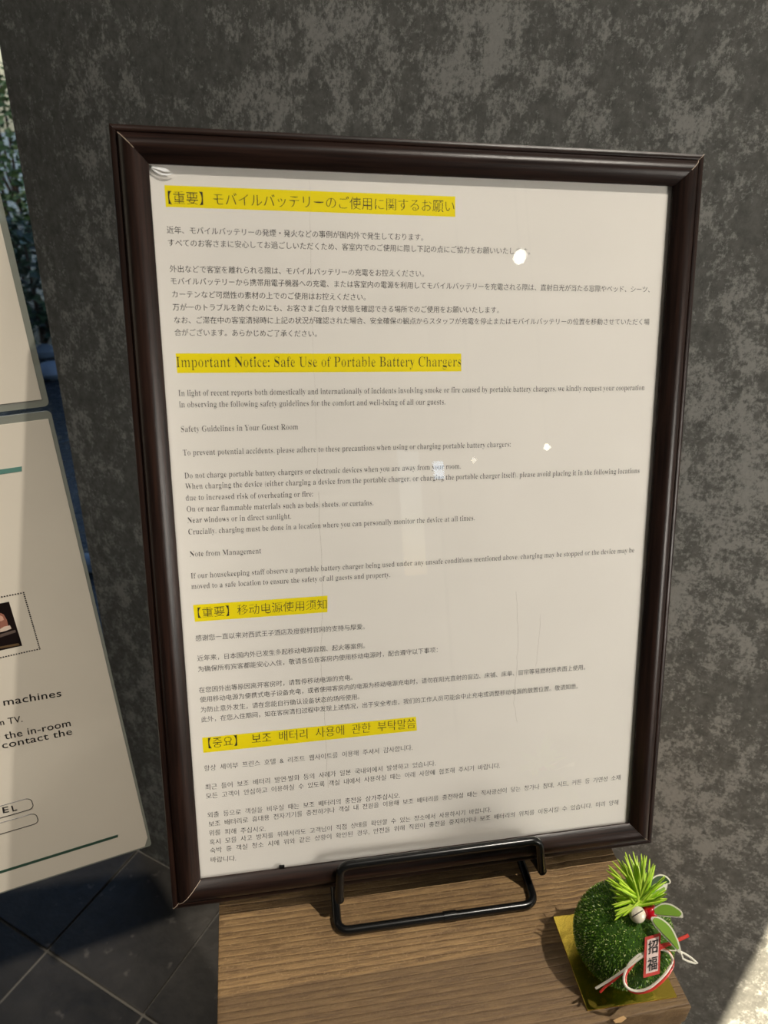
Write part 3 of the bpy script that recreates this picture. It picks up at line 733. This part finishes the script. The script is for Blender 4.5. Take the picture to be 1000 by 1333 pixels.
brush('招', [(844.3, 1225.3), (857.2, 1221.6), (856.6, 1239.4), (843.6, 1242.9)])
brush('福', [(843.4, 1247.2), (856.4, 1243.9), (855.8, 1261.4), (842.6, 1265.2)])
# red and white paper cords
M_CW = plain('white_cord', srgb(238, 230, 214), .45); M_CRD = plain('red_cord', srgb(214, 62, 50), .4)
DC = DT - .0012
def cord(pix, mat, label, off=0, r=.00050):
    opart('paper_cord', tube_bm(bez([at(x, y, DC + d + off) for x, y, d in pix]), r, 8), mat, label)
cord([(776, 1286.5, .008), (795, 1275, .004), (815, 1261, -.0005), (832, 1248, -.001), (840, 1243, -.0005)], M_CW, 'white paper cord reaching left')
cord([(781.5, 1291.5, .008), (790, 1283, .006), (800, 1275.5, .003), (818, 1260, .0005)], M_CRD, 'red paper cord end at the left', .0008)
loopw = [(839, 1240, 0), (830, 1244.5, -.0006), (820, 1254, -.0006), (813.5, 1267, -.0002), (812.5, 1278, .0008), (818, 1286.5, .002), (830, 1290, .0026), (845, 1286, .002), (858, 1276, .0015), (869, 1264, .002), (875.5, 1251, .003), (873, 1243, .003), (866, 1237, .0015), (859, 1235.5, 0)]
cord(loopw, M_CW, 'white paper cord looped below the tag')
loopr = [(839, 1243, 0), (831, 1248, 0), (823, 1257, 0), (815.5, 1268, .0004), (814.5, 1278, .001), (819, 1288.3, .003), (831, 1292.2, .0036), (847, 1289, .003), (861, 1278.5, .0025), (871.5, 1266, .003), (876.5, 1254, .004), (872, 1241, .004), (860, 1233, .001)]
cord(loopr, M_CRD, 'red paper cord looped below the tag', .0007, .00055)
cord([(858, 1235, 0), (868, 1230, 0), (880, 1225, .001), (896.5, 1217.5, .002)], M_CRD, 'red paper cord end reaching right', 0, .0007)
cord([(860, 1232, -.0004), (866, 1229.5, 0), (873, 1229, .001)], M_CRD, None, 0, .0007)
cord([(858, 1236, .0), (868, 1237, .001), (880.5, 1237.5, .002)], M_CW, 'thin straw coloured fibre', 0, .0002)

# ---------------------------------------------------------------- laminated sign sheets at the left
A0 = Vector((-.14737, .12528, -.11889)); SX = Vector((.97860, .20147, .04185)); SY = Vector((-.04638, .01782, .99877)); SY = (SY - SX * SY.dot(SX)).normalized(); SX = SX.normalized(); SN = SX.cross(SY)
def sm(origin):
    mm = Matrix.Identity(4)
    for i in range(3): mm[i][0] = SX[i]; mm[i][1] = SY[i]; mm[i][2] = SN[i]; mm[i][3] = origin[i]
    return mm
def ons(px, py):
    d = ray(px, py); t = ((A0 - C) @ SN) / (d @ SN); X = C + d * t - A0; return Vector((X @ SX, X @ SY))
M_LAMP = mat_paper('glossy_laminated_paper', (.72, .66, .56), .6, .10)
M_FILM = mat_glass('clear_laminating_film', .08, (.62, .66, .58), .35)
M_TEAL = plain('teal_print', srgb(92, 134, 124), .4); M_GRN = plain('dark_green_print', srgb(52, 80, 66), .4); M_SINK = plain('sign_ink', srgb(30, 27, 26), .4)
def rrect(x0, x1, y0, y1, r, n=6):
    out = []
    for cx, cy, a0 in ((x1 - r, y1 - r, 0), (x0 + r, y1 - r, 90), (x0 + r, y0 + r, 180), (x1 - r, y0 + r, 270)):
        for k in range(n + 1):
            a = math.radians(a0 + 90 * k / n); out.append((cx + r * math.cos(a), cy + r * math.sin(a)))
    return out
def sheet(y_low, label, y_shift_inset):
    root = empty('laminated_sign'); root.matrix_world = sm(A0 + SY * y_low); tag(root, label, 'sign')
    bm_obj('film', slab(rrect(-.216, 0, 0, .303, .0024), -.0003, .0003), M_FILM, root)
    return root
s1 = sheet(0, 'lower laminated sign with photo and service text at the left edge', 0)
bm_obj('paper', slab([(-.2140, .0012), (-.0042, .0012), (-.0014, .0085), (-.0018, .2992), (-.2140, .2992)], .0003, .0005), M_LAMP, s1)
ZS = .0006
def flat(name, pts, mat, label=None, z=ZS): return tag(bm_obj(name, slab(pts, z - .0001, z), mat, s1), label)
def P2(*q): return [tuple(ons(*p)) for p in q]
a = ons(28.5, 606.5); b = ons(28.5, 612.8)
flat('printed_bar', [(a.x, a.y), (a.x - .17, a.y), (a.x - .17, b.y), (b.x, b.y)], M_TEAL, 'teal bar near the top of the sign')
a = ons(153.5, 1085.5); b = ons(153.5, 1088.8)
flat('printed_bar', [(a.x, a.y), (a.x - .18, a.y), (a.x - .18, b.y), (b.x, b.y)], M_GRN, 'dark green bar near the foot of the sign')
# dotted box round the photograph
tr, br_ = ons(30.7, 770.7), ons(51.5, 844); dots = bmesh.new()
def dot(x, y): box_bm(x - .00035, x + .00035, y - .00035, y + .00035, ZS - .0001, ZS, bm=dots)
y = br_.y
while y <= tr.y: dot(tr.x, y); y += .00125
x = tr.x
while x > tr.x - .12: dot(x, tr.y); dot(x, br_.y); x -= .00125
bm_obj('dotted_border', dots, M_SINK, s1)['kind'] = 'stuff'
pa, pb = ons(11.7, 782.5), ons(28, 839.8)
def mat_photo():
    t = NT('printed_photograph'); v = t.coord(); n = t.noise(v, 70, 3, .5, .4)
    c = t.ramp(n, [(.38, srgb(20, 14, 14)), (.50, srgb(48, 30, 26)), (.60, srgb(120, 78, 62)), (.72, srgb(196, 164, 146))])
    t.bsdf(c, .3, coat=.5); return t.m
M_PH = mat_photo(); phx0 = pa.x - .09
pho = flat('printed_photo', [(pa.x, pa.y), (phx0, pa.y), (phx0, pb.y), (pa.x, pb.y)], plain('photo_dark_brown', srgb(26, 18, 18), .3, coat=.5), 'printed photograph of a hand over a dark table')
def blob(pix, mat, z): 
    flat('photo_detail', P2(*pix), mat, None, z).parent = pho
blob([(0, 797), (5, 799), (9, 806), (11, 814), (6, 816), (0, 818)], plain('photo_skin', srgb(150, 100, 84), .4), ZS + .0001)
blob([(0, 800), (4, 802), (5, 806), (0, 808)], plain('photo_skin_light', srgb(206, 160, 140), .4), ZS + .0002)
blob([(0, 818), (5, 815), (13, 813), (15, 817), (8, 820), (0, 822)], plain('photo_pale', srgb(206, 186, 170), .4), ZS + .0002)
blob([(0, 825), (20, 819), (21, 822), (0, 829)], plain('photo_edge', srgb(92, 78, 72), .4), ZS + .0001)
blob([(0, 841), (24, 836.5), (26, 839), (0, 843.3)], plain('photo_warm', srgb(96, 76, 52), .4), ZS + .0001)
def sline(body, pa_, pb_, em, sp=1.05, thin=(-.006, -.004)):
    a, b = ons(*pa_), ons(*pb_)
    def place(P): P[:, 2] = ZS + .00003; return P
    text_line(body, a, b, em, thin, s1, 0, 3, 'text_line', M_SINK, place, sp)
prepare(['machines', 'm TV.', 'r the in-room', 'contact the'], 3, 1.05)
sline('machines', (5, 917.7), (80, 905.5), .0072)
sline('m TV.', (-3, 944), (29.5, 938.5), .0063)
sline('r the in-room', (-4.5, 964), (92.3, 944), .0072)
sline('contact the', (3.5, 973.5), (94.3, 955), .0072)
sline('E', (4, 1057.5), (12, 1055.8), .0066, 1, (-.02, -.02)); sline('L', (16.5, 1055.2), (22.6, 1053.6), .0066, 1, (-.02, -.02))
def pill(q_right_top, q_right_bot, xr):
    a, b = ons(*q_right_top), ons(*q_right_bot); y1, y0 = a.y, b.y; x1 = ons(*xr).x; r = min(.0032, (y1 - y0) * .45)
    pts = rrect(x1 - .16, x1, y0, y1, r, 6); bm = tube_bm([(x, y, ZS) for x, y in pts], .00022, 5, closed=True)
    bm_obj('pill_outline', bm, M_SINK, s1)
pill((34, 1038.8), (40, 1052.5), (43, 1047)); pill((42, 1058.2), (46, 1071.5), (49.8, 1067))
s2 = sheet(.3052, 'upper laminated sign above the other at the left edge', 0)
bm_obj('paper', slab([(-.2140, .0035), (-.0026, .0035), (-.0026, .2995), (-.2140, .2995)], .0003, .0005), M_LAMP, s2)
# stand behind the two sheets
st = empty('sign_stand'); st.matrix_world = sm(A0); tag(st, 'slim dark floor stand behind the two laminated signs', 'sign stand')
bm_obj('panel', box_bm(-.350, -.060, .02, .600, -.0060, -.0005, .001), M_DARK, st)
zfl = (ZF + .0045 - A0.z) / SY.z
bm_obj('pole', tube_bm([(-.330, zfl + .012, -.017), (-.330, .5, -.017)], .010, 16), M_DARK, st, smooth=True)
o = bm_obj('base', slab([(.12 * math.cos(k * math.pi / 16), .12 * math.sin(k * math.pi / 16)) for k in range(32)], 0, .010), M_DARK)
foot = A0 + SX * -.330 + SY * zfl + SN * -.017
bpy.context.view_layer.update(); o.parent = st; o.matrix_parent_inverse = st.matrix_world.inverted(); o.location = (foot.x, foot.y, ZF + .0045)

# ---------------------------------------------------------------- lamps of the room (globes that mirror in the cover sheet)
def globe(px, py, dist, r, strength, color, label, grp=None, ez=1.0, tilt=0):
    """a pendant globe hanging where its mirror image shows in the cover sheet"""
    d = ray(px, py); w = -.0016; o_ = FN * w; t = ((o_ - C) @ FN) / (d @ FN); X = C + d * t; rr = d - FN * 2 * (d @ FN); p = X + rr * dist
    root = empty('globe_lamp', p); tag(root, label, 'lamp', grp)
    bm = bmesh.new(); bmesh.ops.create_uvsphere(bm, u_segments=48, v_segments=28, radius=r)
    for q in bm.verts: q.co = Matrix.Rotation(math.radians(tilt), 3, 'Y') @ Vector((q.co.x, q.co.y, q.co.z * ez))
    bm_obj('globe', bm, mat_emit('lamp_glow', color, strength), root, smooth=True)
    zc = ZF + CEIL - p.z
    if zc > r: bm_obj('cord', tube_bm([(0, 0, r * .95), (0, 0, zc)], .003, 8), M_BLACK, root)
globe(677, 334, 1.9, .0165, 24, (1, .93, .8), 'largest glowing lamp, an oval bulb mirrored at the top right of the notice', ez=1.35, tilt=35)
globe(712, 582, 2.4, .011, 26, (1, .9, .72), 'small warm globe lamp mirrored right of the notice centre')
globe(617, 599, 2.3, .008, 9, (1, .9, .75), 'faint small globe lamp mirrored beside the word room')
# ceiling fittings for the lights; those of the fill lights are added
tag(bm_obj('downlight', slab([(.045 * math.cos(k * math.pi / 12), .045 * math.sin(k * math.pi / 12)) for k in range(24)], 0, .01), M_DARK), 'round recessed downlight in the ceiling over the frame', 'light')
bpy.data.objects['downlight'].location = (KEY.x, KEY.y, ZF + CEIL - .0101)

def glow_plate():  # added glowing plate, placed only for its pale blue mirror image
    d = ray(571, 612); o_ = FN * -.0016; t = ((o_ - C) @ FN) / (d @ FN); X = C + d * t; rr = d - FN * 2 * (d @ FN); p = X + rr * 2.2
    root = empty('reflection_plate', p); tag(root, 'added pale blue glowing plate mirrored over the middle of the notice', 'glow_plate')
    bm_obj('glow_face', box_bm(-.018, .018, .0005, .004, -.030, .030, .0015), mat_emit('pale_blue_glow', (.55, .75, 1.0), 7), root)
    bm_obj('housing', box_bm(-.021, .021, -.014, -.001, -.034, .034, .002), M_BLACK, root)
    zl = p.z - ZF
    bm_obj('post', tube_bm([(0, -.008, -.03), (0, -.008, -zl + .01)], .006, 10), M_BLACK, root)
    bm_obj('foot', slab([(.07 * math.cos(k * math.pi / 12), .07 * math.sin(k * math.pi / 12) - .008) for k in range(24)], -zl + .003, -zl + .011), M_BLACK, root)  # foot of the added glow plate
glow_plate()
tag(bm_obj('downlight', slab([(.045 * math.cos(k * math.pi / 12), .045 * math.sin(k * math.pi / 12)) for k in range(24)], 0, .01), M_DARK), 'round ceiling disc added for the fill spot over the laminated signs', 'light').location = (-.5, -1.0, ZF + CEIL - .0101)  # disc added above the signs to go with their fill spot
tag(bm_obj('fill_light_plate', box_bm(-.32, .32, -.32, .32, 0, .02, .003), M_PLASTER), 'square ceiling plate added for the room fill light', 'light').location = FILL + Vector((0, 0, .0095))
# added stand for the unseen side fill light, right beside the grey wall
lp = empty('floor_light', (SIDE.x, SIDE.y, ZF)); d_ = (room(.5, 0, .62) - SIDE); lp.rotation_euler = (0, 0, math.atan2(d_.y, d_.x))  # stand added for the side fill light
tag(lp, 'added stand of the side fill light at the far right beside the grey wall', 'light')
bm_obj('panel', box_bm(-.035, -.008, -.14, .14, .42, .94, .004), M_DARK, lp); bm_obj('post', tube_bm([(-.02, 0, .015), (-.02, 0, .42)], .010, 12), M_DARK, lp, smooth=True)  # panel, post and foot of the added side fill stand
bm_obj('foot', slab([(.10 * math.cos(k * math.pi / 12), .10 * math.sin(k * math.pi / 12)) for k in range(24)], .003, .015), M_DARK, lp)
